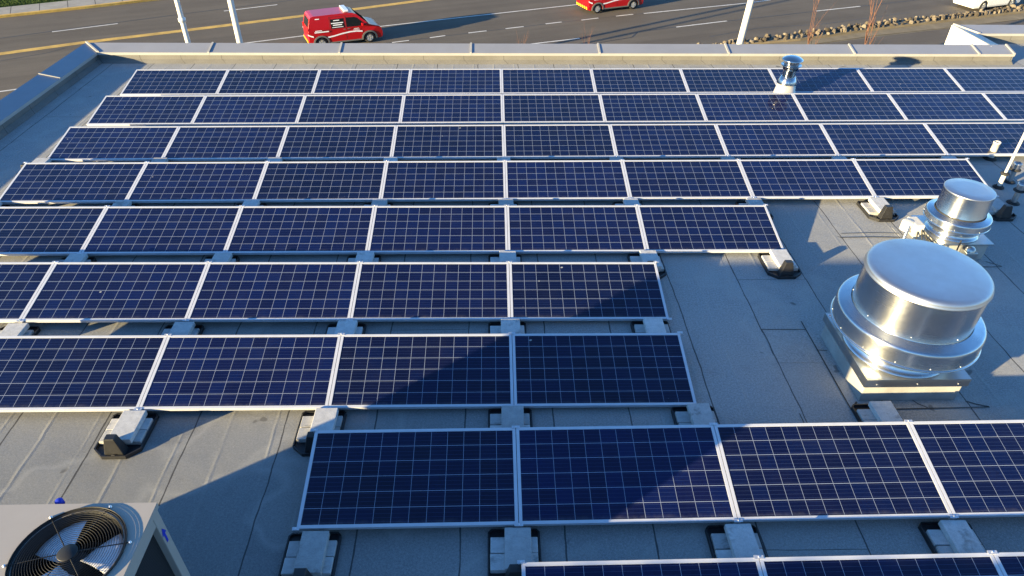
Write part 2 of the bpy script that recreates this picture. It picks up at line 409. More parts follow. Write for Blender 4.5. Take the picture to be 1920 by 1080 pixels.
ribbon(mb, [(-8, 36.1), (-5, 37.4), (-.5, 39.22), (4.2, 41.1), (9, 42.86), (19.5, 46.6), (30, 50.5)], .07, ZS+.004)
ribbon(mb, [(5.35, 36.64), (8.26, 38.07), (8.77, 39.13), (10.75, 39.92), (15, 41.47), (25, 45.0), (36, 48.9)], .08, ZS+.006)
ribbon(mb, [(-32, 31.0), (-27, 33.4), (-24.8, 35.0), (-24.2, 35.9)], .06, ZS+.004)
ribbon(mb, [(13, 38.2), (16.5, 40.0), (21, 40.9), (28, 43.6)], .06, ZS+.004)
tag(mb.build('tar_joint', M['tar'], fixn=False), kind='structure')
# far pavement with yellow kerb, and the lawn behind it
far = [(-50, 31.2), (-31.07, 41.63), (-26.8, 43.8), (-22.82, 46.02), (-19.77, 47.76), (-10, 53), (10, 61)]
def offs(pts, d):
    out = []
    for i, p in enumerate(pts):
        a, b = Vector(pts[max(i-1, 0)]), Vector(pts[min(i+1, len(pts)-1)]); t = (b-a).normalized()
        out.append((p[0]-t.y*d, p[1]+t.x*d))
    return out
sheet('kerb', far+offs(far, .28)[::-1], ZS+.13, M['line_yellow'], thick=.15)
def paving():
    n = NT('pavement_slabs'); x, y, z = n.sep(n.coord()); a = n.math('ADD', n.math('MULTIPLY', x, .89), n.math('MULTIPLY', y, .456))
    t = n.math('DIVIDE', a, 1.62); fr = n.math('SUBTRACT', t, n.math('FLOOR', t))
    c = n.ramp(n.noise(1.5, 5, .7), [(.3, (.23, .215, .19)), (.7, (.34, .32, .285))])
    n.set(color=n.mix(n.math('LESS_THAN', fr, .03), c, (.06, .055, .05)), rough=.9); return n.m
sheet('pavement', offs(far, .28)+offs(far, 2.15)[::-1], ZS+.126, paving(), thick=.146)
lawn = sheet('lawn', offs(far, 2.15)+offs(far, 30)[::-1], ZS+.11, M['grass'], thick=.13)
gm = MB()
for k in range(5200):
    i = random.random(); a, b = Vector((-33.6, 42.7)), Vector((-26.2, 46.9)); p = a.lerp(b, i)
    d = random.random()**1.3*2.2; p = p+Vector((-.49, .87))*(d+.06); h = random.uniform(.05, .16); an = random.random()*6.28; dx, dy = math.cos(an)*.02, math.sin(an)*.02
    lx, ly = random.uniform(-.05, .05), random.uniform(-.05, .05)
    gm.add([(p.x-dx, p.y-dy, ZS+.11), (p.x+dx, p.y+dy, ZS+.11), (p.x+lx, p.y+ly, ZS+.11+h)], [(0, 1, 2)])
tag(gm.build('grass', M['grass'], fixn=False), kind='stuff', label='tufts of green lawn grass behind the far pavement')
# cobbled median with sandy gutter
hi = [(10.5, 35.55), (13.71, 36.7), (16.82, 37.93), (24.32, 40.73), (31.14, 42.97), (36.8, 44.99), (50, 49.7)]
lo = [(11, 35.2), (14.82, 36.6), (18.31, 37.5), (23.8, 39.6), (30.52, 41.86), (35.96, 43.66), (50, 48.4)]
gl = [(11.2, 34.2), (15, 35.6), (18.65, 36.74), (23.31, 38.51), (29.72, 40.44), (34.99, 42.15), (50, 47.0)]
cob = empty('cobble_median', (24, 40, ZS), 0, 'long narrow traffic median set with rough brown cobbles', 'median')
def rel(poly): return [(x-24, y-40) for x, y in poly]
mb = MB(); mb.prism(rel(hi+lo[::-1]), -.02, .12); mb.build('mortar_bed', M['sand'], cob)
mb = MB()
def along(pts, s):
    for i in range(len(pts)-1):
        a, b = Vector(pts[i]), Vector(pts[i+1]); L = (b-a).length
        if s <= L: return a+(b-a)*s/L
        s -= L
    return Vector(pts[-1])
for row in range(3):
    s = .1
    while s < 38:
        a, b = along(hi, s), along(lo, s*.985); q = a.lerp(b, (.16, .48, .80)[row]+random.uniform(-.07, .07))
        rx, ry, rz = random.uniform(.09, .19), random.uniform(.08, .15), random.uniform(.10, .30)
        vs, fs = [], []; ph = random.random()*3; hd = random.uniform(0, 3)
        for j, (hh, kk) in enumerate(((0, .85), (.5, 1.0), (.88, .62))):
            for t in range(7):
                an = t*2*math.pi/7+ph; kq = kk*random.uniform(.78, 1.18)
                vs.append((q.x-24+rx*kq*math.cos(an)*math.cos(hd)-ry*kq*math.sin(an)*math.sin(hd), q.y-40+rx*kq*math.cos(an)*math.sin(hd)+ry*kq*math.sin(an)*math.cos(hd), .1+rz*hh))
        vs.append((q.x-24, q.y-40, .1+rz))
        for j in range(2):
            for t in range(7): fs.append((j*7+t, j*7+(t+1) % 7, (j+1)*7+(t+1) % 7, (j+1)*7+t))
        for t in range(7): fs.append((14+t, 14+(t+1) % 7, 21))
        if random.random() > .12: mb.add(vs, fs)
        s += rx*2+random.uniform(.03, .20)
mb.build('cobbles', M['stone'], cob)
sheet('gutter', lo+gl[::-1], ZS+.012, M['sand'])

# ------------------------------------------------------------------ the building carrying the array
XL, XR, YF, YJ, YB = -9.40, 12.40, 12.60, 14.22, -14.0     # roof edges inside the parapets
XE = 26.0
bld = empty('building', (0, 0, 0), 0, 'flat roofed building with grey membrane roof under the solar array', 'building'); bld['kind'] = 'thing'
mb = MB(); N = 40
poly = [(XL, YB), (XE, YB), (XE, YJ), (XR, YJ), (XR, YF), (XL, YF)]
mb.add([(x, y, 0) for x, y in poly], [list(range(6))])
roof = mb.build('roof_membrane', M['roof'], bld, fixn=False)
mb = MB()
ow = [(-9.76, YB-.4), (XE+.4, YB-.4), (XE+.4, 14.56), (11.99, 14.56), (11.99, 12.88), (-9.76, 12.88)]
n = len(ow)
mb.add([(x, y, ZS-.02) for x, y in ow]+[(x, y, -.02) for x, y in ow], [(i, (i+1) % n, n+(i+1) % n, n+i) for i in range(n)])
mb.build('outer_wall', M['wall'], bld)
# flashing patches round the curbs (thin membrane sheets, each lying on the roof)
def patch(x0, x1, y0, y1, z=.005, th=.004, mat='roof', jag=0):
    m = MB(); p = [(x0, y0), (x1, y0), (x1, y1), (x0, y1)]
    m.prism(p, z-th, z); return m.build('membrane_patch', M[mat], bld)
patch(3.70, 5.22, 1.45, 2.93); patch(5.92, 6.98, 4.12, 5.18); patch(3.13, 3.69, 2.20, 2.79)
# torn bitumen edges round the curb corners
mb = MB()
for pts, wd in (([(3.69, 1.44), (5.24, 1.46)], .014), ([(3.69, 1.44), (3.69, 2.95)], .014), ([(3.69, 2.79), (3.12, 2.80)], .013), ([(3.80, 1.56), (3.70, 1.45)], .02), ([(5.02, 1.55), (5.12, 1.50), (5.24, 1.46)], .022),
                ([(4.42, 1.60), (4.47, 1.52), (4.55, 1.46)], .012), ([(3.69, 2.41), (3.80, 2.40)], .012), ([(5.0, 4.89), (5.5, 4.90), (6.0, 4.88)], .016), ([(5.05, 5.0), (5.6, 5.02), (5.95, 5.0)], .010),
                ([(6.84, 4.24), (7.0, 4.12)], .016), ([(6.3, 4.10), (7.0, 4.11)], .012), ([(3.10, 1.02), (3.10, 1.4)], .01)):
    mb = MB(); ribbon(mb, pts, wd, .009); mb.build('bitumen_edge', M['tar'], bld, fixn=False)
# parapets: low membrane-clad upstand, sloped metal coping with standing ribs, inner drip edge
H, SL = .235, .095
def parapet(name, label, a, b, inward, joints, cap=None, wid=.38, miter=(0, 0)):
    """a->b is the inner foot line, inward points to the roof"""
    a, b = Vector((*a, 0)), Vector((*b, 0)); t = (b-a).normalized(); nv = Vector((*inward, 0)); L = (b-a).length
    e = empty(name, a, 0, label, 'parapet wall', 'parapets round the roof'); e['kind'] = 'thing'
    def P(s, d, z): q = t*s-nv*d; return (q.x, q.y, z)       # d: outwards from the inner face
    def bar(m, s0, s1, pts):
        q0 = -miter[0] if s0 < .01 else 0.; q1 = miter[1] if s1 > L-.01 else 0.
        k = len(pts); v = [P(s0+q0*d, d, z) for d, z in pts]+[P(s1+q1*d, d, z) for d, z in pts]
        m.add(v, [list(range(k))[::-1], list(range(k, 2*k))]+[(i, (i+1) % k, k+(i+1) % k, k+i) for i in range(k)])
    m = MB(); bar(m, 0, L, [(.0, -.02), (.0, H-.03), (wid-.06, H-.03), (wid-.06, -.6), (.05, -.6)]); m.build('upstand', M['membrane'], e)
    m = MB(); bar(m, 0, L, [(-.10, .003), (-.10, .006), (-.004, .07), (-.004, .003)]); m.build('cant_strip', M['membrane'], e)
    js = [0]+[j for j in joints if 0 < j < L]+[L]
    for s0, s1 in zip(js[:-1], js[1:]):
        m = MB(); bar(m, s0+.002, s1-.002, [(-.025, H-.052), (-.025, H), (wid, H+SL), (wid, H+SL-.16), (wid-.004, H+SL-.16), (wid-.004, H+SL-.006), (-.021, H-.008), (-.021, H-.052)])
        c = m.build('coping', M['coping'], e)
        m = MB(); bar(m, s0+.002, s1-.002, [(-.031, H-.060), (-.031, H-.004), (-.026, H-.002), (-.026, H-.058)]); m.build('drip_edge', M['fascia'], c)
    for j in joints:
        m = MB(); bar(m, j-.022, j+.022, [(-.034, H-.05), (-.034, H+.022), (wid+.004, H+SL+.022), (wid+.004, H+SL-.02)]); m.build('standing_rib', M['fascia'], e)
    if miter[0]:
        m = MB(); v = []
        for o in (0., .055):
            v += [P(-d+o, d, z) for d, z in ((-.03, H-.05), (-.03, H+.03), (wid+.006, H+SL+.03), (wid+.006, H+SL-.03))]
        m.add(v, [(0, 1, 2, 3), (7, 6, 5, 4), (0, 4, 5, 1), (1, 5, 6, 2), (2, 6, 7, 3), (3, 7, 4, 0)]); m.build('corner_rib', M['fascia'], e)
    return e
parapet('parapet_wall', 'long low parapet with pale metal coping along the far roof edge', (XL, YF), (XR, YF), (0, -1), [x-XL for x in (-6.81, -3.78, -.70, 2.35, 5.44, 8.48, 11.52, 12.38)], miter=(1, 0))
parapet('parapet_wall', 'low parapet with shaded blue looking coping along the left roof edge', (XL, YB), (XL, YF), (1, 0), [y-YB for y in (-10, -7, -4, -1.1, 1.9, 4.9, 7.9, 10.9)], miter=(0, 1))
parapet('parapet_wall', 'short parapet at the right with a bright white outer face', (XR, YF+.39), (XR, YJ), (1, 0), [], wid=.42, miter=(0, 1))
parapet('parapet_wall', 'set back parapet with blue coping behind the far right roof corner', (XR, YJ), (XE, YJ), (0, -1), [3.05, 6.1, 9.2, 12.2], wid=.42, miter=(1, 0))
m = MB(); m.box(11.962, 11.974, 12.90, 14.66, -3.4, .315); m.build('white_fascia', M['white_wall'], bld)

# ------------------------------------------------------------------ solar panels
TILT = 0.1837; CP = 1.985; PP = 1.4744; Z0 = .12
dZ = [0.0048, 0.0033, -0.0045, -0.001, -0.0128, -0.0113, -0.0192, 0.0255, 0.0151]
dY = [0.0193, 0.002, -0.0024, -0.0079, -0.0065, -0.0277, -0.0024, -0.0006, 0.0262]
dS = [0.0035, 0.0039, 0.0038, 0.0021, -0.0023, -0.0077, -0.0063, 0.0029, 0.0038]
ROWS = {1: (-4, 6), 2: (-4, 6), 3: (-4, 5), 4: (-4, 4), 5: (-4, 2), 6: (-4, 1), 7: (-3, 1), 8: (-1, 3), 9: (0, 3)}
ZOFF = .0
def row_low(r): return (8-r)*PP+dY[r-1]
def row_frame(r, k):
    """world matrix of a panel whose low left corner stands at column line k"""
    x = k*CP+(CP-PW)/2
    sl = math.atan(dS[r-1])
    return Matrix.Translation((x, row_low(r), Z0+dZ[r-1]+dS[r-1]*x)) @ Matrix.Rotation(-sl, 4, 'Y') @ Matrix.Rotation(TILT, 4, 'X')
def panel_proto():
    e = empty('solar_panel')
    m = MB(); T = .04
    for x0, x1, y0, y1 in ((0, PW, 0, LIP), (0, PW, PD-LIP, PD), (0, LIP, LIP, PD-LIP), (PW-LIP, PW, LIP, PD-LIP)):
        m.box(x0, x1, y0, y1, -.004, 0)
    for x0, x1, y0, y1 in ((0, PW, 0, .0025), (0, PW, PD-.0025, PD), (0, .0025, .0025, PD-.0025), (PW-.0025, PW, .0025, PD-.0025)):
        m.box(x0, x1, y0, y1, -T, -.0042)
    m.build('frame', M['frame'], e)
    m = MB(); m.box(.004, PW-.004, .004, PD-.004, -.010, -.0045); m.build('cell_sheet', M['cells'], e)
    m = MB(); m.box(PW/2-.06, PW/2+.06, PD-.15, PD-.06, -.034, -.0115); m.build('junction_box', M['plastic'], e)
    return e
proto = panel_proto(); first = True
SHADE = {(7, 0): 'wholly shaded', (7, -1): 'half shaded', (8, -1): 'wholly shaded', (8, 0): 'mostly shaded', (6, 0): 'shadow cornered'}
for r, (k0, k1) in ROWS.items():
    for k in range(k0, k1):
        e = proto if first else copy_tree(proto); first = False
        e.matrix_world = row_frame(r, k)
        i = k-k0+1
        lab = '%s solar panel, %s from left in the %s row from the far parapet' % (SHADE.get((r, k), 'sunlit blue'), ORD[i], ORD[r])
        tag(e, lab, 'solar panel', 'solar panels of the array')
# ballast trays at the joints, with concrete blocks on them
def tray_proto():
    e = empty('ballast_tray'); m = MB()
    W, Y0, Y1 = .235, -.56, .02
    base = [(-W, Y0+.10), (-.12, Y0), (.12, Y0), (W, Y0+.10), (W, Y1-.03), (W-.03, Y1), (-W+.03, Y1), (-W, Y1-.03)]
    m.prism(base, .003, .018)
    for i in range(8):
        a, b = Vector(base[i]), Vector(base[(i+1) % 8]); t = (b-a).normalized(); nn = Vector((-t.y, t.x))*.014
        q = [a, b, b+nn, a+nn]; m.prism([(p.x, p.y) for p in q], .0185, .048)
    m.build('tray_base', M['plastic'], e)
    m = MB()
    m.box(-.10, .10, -.54, -.43, .019, .245, taper=[(-.05, -.515), (.05, -.515), (.05, -.44), (-.05, -.44)])
    m.box(-.02, .02, -.553, -.5405, .019, .055)
    m.build('support_wedge', M['plastic'], e, .006)
    return e
def block_proto(name, w, d, h):
    m = MB(); m.box(-w/2, w/2, -d/2, d/2, 0, h); return m.build(name, M['concrete'], None, .006)
TR = []
XOFF = {(8, -1): .20, (6, 1): -.20, (5, 2): -.10, (4, 4): -.10}
for r in range(3, 9):
    ks = set(range(ROWS[r][0], ROWS[r][1]+1))
    if r+1 in ROWS: ks |= set(range(ROWS[r+1][0], ROWS[r+1][1]+1))
    for k in sorted(ks): TR.append((r, k))
HIDE = {(7, -3), (7, 3), (8, 3), (3, 5), (6, -4), (5, -4)}
tp = tray_proto(); tb = block_proto('concrete_block', .235, .40, .062); pv = block_proto('concrete_paver', .42, .255, .054); first = True
for r, k in TR:
    if (r, k) in HIDE: continue
    x = k*CP-.045+XOFF.get((r, k), 0); y = row_low(r)
    low = ROWS[r][0] <= k <= ROWS[r][1]
    if low:
        i = k-ROWS[r][0]; nn = ROWS[r][1]-ROWS[r][0]
        where = ('left end' if i == 0 else 'right end' if i == nn else '%s joint from left' % ORD[i])+', %s row from far parapet' % ORD[r]
    else:
        i = k-ROWS[r+1][0]; where = '%s joint from left, upper edge of %s row' % (ORD[i], ORD[r+1])
    e = tp if first else copy_tree(tp)
    e.location = (x, y, 0); tag(e, 'black plastic ballast tray at '+where, 'ballast tray', 'ballast trays under the solar panels')
    b = tb if first else tb.copy(); p1 = pv if first else pv.copy(); p2 = pv.copy()
    for q in (b, p1, p2):
        if q.name not in COL.objects: COL.objects.link(q)
    j = lambda s: random.uniform(-s, s)
    p1.location = (x+j(.004), y-.165, .019); p1.rotation_euler = (0, 0, j(.012)); p2.location = (x+j(.004), y-.165-.262, .019); p2.rotation_euler = (0, 0, j(.012))
    p2.location.y = y-.315; p1.location.y = y-.155
    p1.scale = (1, .60, 1); p2.scale = (1, .60, 1)
    b.location = (x+.035+j(.012), y-.222, .0735); b.rotation_euler = (0, 0, j(.02))
    tag(b, 'topmost concrete block at '+where, 'concrete block', 'ballast blocks')
    tag(p1, 'rear concrete paver at '+where, 'paver', 'ballast pavers')
    tag(p2, 'front concrete paver at '+where, 'paver', 'ballast pavers')
    # clamps gripping the panel corners
    def clamp(rr, low):
        mw = row_frame(rr, k)
        xx = -(CP-PW)/2; s = .9 if ROWS[rr][0] < k < ROWS[rr][1] else .7
        m = MB()
        y0, y1 = (-.018, .012) if low else (PD-.012, PD+.018)
        m.box(xx-.045*s, xx+.045*s, y0, y1, .001, .006); m.box(xx-.03*s, xx+.03*s, y0-.0 if low else PD+.003, -.003 if low else y1, -.06, .001)
        m.lathe([(0, .012), (.007, .012), (.007, .006)], 8, (xx, (y0+y1)/2, 0))
        o = m.build('clamp', M['clamp'], e); o.matrix_parent_inverse = Matrix.Identity(4)
        o.matrix_local = Matrix.Translation((-x, -y, 0)) @ mw
    for ch in list(e.children):
        if ch.name.startswith('clamp'): bpy.data.objects.remove(ch)
    if low: clamp(r, True)
    if r+1 in ROWS and ROWS[r+1][0] <= k <= ROWS[r+1][1]: clamp(r+1, False)
    first = False

# ------------------------------------------------------------------ exhaust fans
def rivets(m, r, z, n, ph=0, rad=.008):
    for i in range(n):
        a = ph+2*math.pi*i/n; m.lathe([(0, rad*.7), (rad*.7, rad*.5), (rad, 0), (rad, -rad)], 8, (r*math.cos(a), r*math.sin(a), z))
def big_fan():
    e = empty('exhaust_fan', (4.37, 2.12, 0), 0, 'large shiny mushroom shaped exhaust fan on a square curb', 'exhaust fan', 'rooftop exhaust fans')
    w = .575
    m = MB(); m.box(-w+.03, w-.03, -w+.03, w-.03, .004, .31); m.build('curb', M['curb'], e, .01)
    m = MB(); m.box(-w, w, -w, w, .335, .355)
    for x0, x1, y0, y1 in ((-w, w, -w, -w+.003), (-w, w, w-.003, w), (-w, -w+.003, -w+.003, w-.003), (w-.003, w, -w+.003, w-.003)): m.box(x0, x1, y0, y1, .245, .3348)
    c = m.build('curb_cap', M['galv'], e, .004)
    m = MB(); m.box(-w+.02, -w+.14, w-.075, w-.03, .3553, .3565); m.build('warning_label', M['decal'], c)
    m = MB(); m.box(-w+.03, -w+.13, w-.060, w-.046, .3568, .3576); m.build('red_print', M['lamp_red'], c)
    m = MB(); rivets(m, 0, 0, 0)
    for x, y in ((-.45, -w), (0.0, -w), (.45, -w), (-w, -.45), (-w, .1), (-w, .45)):
        m.lathe([(0, .005), (.005, .003), (.006, -.004)], 8, (x, y, .29), axis='y')
    if m.v: m.build('screw', M['clamp'], c)
    m = MB(); m.lathe([(.56, .356), (.56, .366), (.535, .375), (.50, .43), (.52, .52), (.60, .60), (.70, .665), (.66, .665)], 72); m.build('venturi_neck', M['spun'], e)
    m = MB(); m.lathe([(.70, .642), (.752, .632), (.766, .634), (.770, .640), (.770, .646), (.766, .651), (.754, .654), (.7535, .656), (.752, .665), (.7505, .78), (.750, .820), (.748, .836), (.741, .850), (.729, .859), (.714, .864), (.70, .867), (.63, .884), (.615, .888)], 96)
    b = m.build('wind_band', M['spun'], e)
    m = MB(); rivets(m, .753, .675, 14, .1, .0055); m.build('rivets', M['clamp'], b)
    m = MB(); m.lathe([(.622, .872), (.6068, .892), (.606, .90), (.606, 1.2), (.606, 1.345)], 96); d = m.build('motor_drum', M['spun'], e)
    m = MB(); rivets(m, .607, .93, 8, .3, .005); m.build('rivets', M['clamp'], d)
    m = MB(); m.lathe([(.606, 1.335), (.618, 1.337), (.620, 1.348), (.612, 1.356), (.612, 1.372), (.604, 1.395), (.585, 1.412), (.55, 1.421), (.4, 1.426), (.2, 1.428), (0, 1.429)], 96); m.build('lid', M['lid'], e)
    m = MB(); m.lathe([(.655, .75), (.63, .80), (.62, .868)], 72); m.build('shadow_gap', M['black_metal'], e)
    m = MB(); m.tube([(.70, .16, .72), (.80, .17, .74), (.84, .22, .78), (.83, .28, .82), (.72, .27, .84)], .008, 6); m.build('lifting_loop', M['galv'], e)
    return e
big_fan()
def small_fan():
    e = empty('exhaust_fan', (6.45, 4.65, 0), 0, 'smaller shiny exhaust fan with cables, behind the large one', 'exhaust fan', 'rooftop exhaust fans')
    w = .40
    m = MB(); m.box(-w+.04, w-.04, -w+.04, w-.04, .004, .27); m.build('curb', M['curb'], e, .01)
    m = MB(); m.box(-w, w, -w, w, .275, .295); m.build('curb_cap', M['galv'], e, .004)
    m = MB(); m.lathe([(.36, .296), (.36, .305), (.33, .315), (.31, .36), (.33, .42), (.38, .46), (.41, .48)], 56); m.build('venturi_neck', M['spun'], e)
    m = MB(); m.lathe([(.40, .475), (.432, .47), (.438, .476), (.436, .482), (.428, .486), (.4275, .49), (.4265, .555), (.425, .572), (.418, .584), (.405, .591), (.39, .595), (.34, .608), (.335, .611)], 72); b = m.build('wind_band', M['spun'], e)
    m = MB(); rivets(m, .428, .50, 8, .2, .005); m.build('rivets', M['clamp'], b)
    m = MB(); m.lathe([(.33, .62), (.322, .635), (.322, .94)], 72); m.build('motor_drum', M['spun'], e)
    m = MB(); m.lathe([(.322, .935), (.327, .94), (.325, .952), (.312, .960), (.2, .963), (0, .964)], 72); m.build('lid', M['lid'], e)
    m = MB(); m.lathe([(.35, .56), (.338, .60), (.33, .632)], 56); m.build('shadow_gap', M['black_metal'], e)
    # switch box on the left, conduit and cables
    m = MB(); m.box(-.66, -.52, -.16, .10, .30, .46); m.lathe([(0, .47), (.07, .465), (.085, .44), (.085, .32)], 20, (-.70, -.03, 0)); m.build('disconnect_box', M['pvc'], e, .015)
    m = MB(); m.tube([(-.72, -.10, .42), (-.78, -.18, .25), (-.82, -.24, .02)], .022, 10); m.build('conduit', M['galv'], e)
    m = MB()
    m.tube([(-.55, -.15, .40), (-.54, -.28, .18), (-.50, -.42, .10), (-.42, -.50, .16), (-.36, -.44, .30)], .010, 6)
    m.tube([(-.52, -.12, .38), (-.46, -.34, .22), (-.34, -.50, .14), (-.20, -.52, .20), (-.13, -.43, .38)], .010, 6)
    m.tube([(-.60, -.16, .36), (-.62, -.24, .2), (-.60, -.34, .02)], .010, 6)
    m.build('cable', M['rubber'], e)
    m = MB(); m.box(-.06, .10, -.56, -.41, .16, .25); m.lathe([(0, .31), (.04, .305), (.065, .28), (.07, .25)], 20, (.02, -.485, 0)); m.build('junction_box', M['galv'], e, .01)
    m = MB(); m.box(-.60, -.40, -.30, -.10, .004, .24); m.build('side_bracket', M['galv'], e, .01)
    return e
small_fan()
# flue with rain cap
FL = empty('flue_pipe', (5.93, 10.15, 0), 0, 'polished metal flue with domed rain cap between the two farthest panel rows', 'flue'); e = FL; FL.scale = (.86, .86, 1.0)
m = MB(); m.lathe([(.36, .004), (.36, .012), (.30, .02), (.20, .44), (.16, .46)], 40); m.build('flashing_cone', simple('flashing_metal', (.52, .49, .45), .42, .35, .12, 4), e)
m = MB(); m.lathe([(.148, .43), (.148, .85)], 40); m.build('pipe', M['polished'], e)
m = MB(); m.lathe([(.15, .565), (.165, .565), (.24, .43), (.235, .425), (.158, .55)], 40); m.build('storm_collar', M['spun'], e)
m = MB(); m.lathe([(.16, .72), (.175, .715), (.18, .76), (.235, .80), (.24, .806), (.235, .812), (.17, .79), (.155, .80)], 40); m.build('draft_ring', M['polished'], e)
m = MB()
for k in range(4):
    a = .5+k*math.pi/2; m.box(.165*math.cos(a)-.012, .165*math.cos(a)+.012, .165*math.sin(a)-.012, .165*math.sin(a)+.012, .80, .91)
m.lathe([(.17, .80), (.175, .82), (.165, .90)], 40)
m.build('strut', M['polished'], e)
m = MB(); m.lathe([(.0, .885), (.22, .895), (.248, .905), (.25, .915), (.235, .93), (.19, .955), (.12, .978), (.05, .987), (0, .989)], 48); m.build('rain_cap', M['polished'], e)
# small vents on the right
e = empty('vent_pipe', (8.84, 7.49, 0), 0, 'short open vent pipe in sunlight behind the right end of the fourth panel row', 'vent pipe', 'small roof vent pipes')
m = MB(); m.lathe([(.115, .004), (.11, .02), (.07, .04), (.066, .05)], 24); m.build('boot', M['rubber'], e)
m = MB(); m.lathe([(.058, .02), (.058, .31), (.062, .31), (.062, .335), (.05, .335), (.05, .2), (0, .2)], 24); m.build('pipe', M['pvc'], e)
e = empty('mast', (8.35, 6.42, 0), 0, 'tall slender pale mast rising from the roof at the right edge', 'mast')
m = MB(); m.lathe([(.09, .004), (.085, .02), (.062, .03), (.05, .05)], 20); m.build('boot', M['rubber'], e)
m = MB(); m.tube([(0, 0, .02), (0, 0, .26)], .036, 20); m.build('sleeve', M['pvc'], e)
m = MB(); m.lathe([(.03, .24), (.058, .245), (.07, .27), (.055, .285), (.02, .29)], 20); m.build('collar', M['rubber'], e)
m = MB(); m.tube([(0, 0, .26), (0, 0, 1.9)], .022, 16); m.lathe([(.022, 1.9), (.028, 1.9), (.024, 1.93), (0, 1.935)], 16); m.build('pole', M['pvc'], e)
for x, y, lab in ((8.28, 5.90, 'capped grey vent pipe in shade just right of the small fan'), (8.66, 6.62, 'capped grey vent pipe cut by the right picture edge, behind the other capped pipe')):
    e = empty('vent_pipe', (x, y, 0), 0, lab, 'vent pipe', 'small roof vent pipes')
    m = MB(); m.lathe([(.10, .004), (.09, .018), (.05, .03)], 20); m.build('boot', M['rubber'], e)
    m = MB(); m.tube([(0, 0, .01), (0, 0, .24)], .042, 18); m.build('pipe', M['dullpipe'], e)
    m = MB(); m.lathe([(.05, .22), (.085, .225), (.09, .24), (.08, .255), (.06, .26)], 20); m.build('rubber_ring', M['rubber'], e)
    m = MB(); m.lathe([(.058, .255), (.062, .33), (.065, .355), (.05, .365), (.045, .34), (0, .34)], 20); m.build('cap', M['dullpipe'], e)

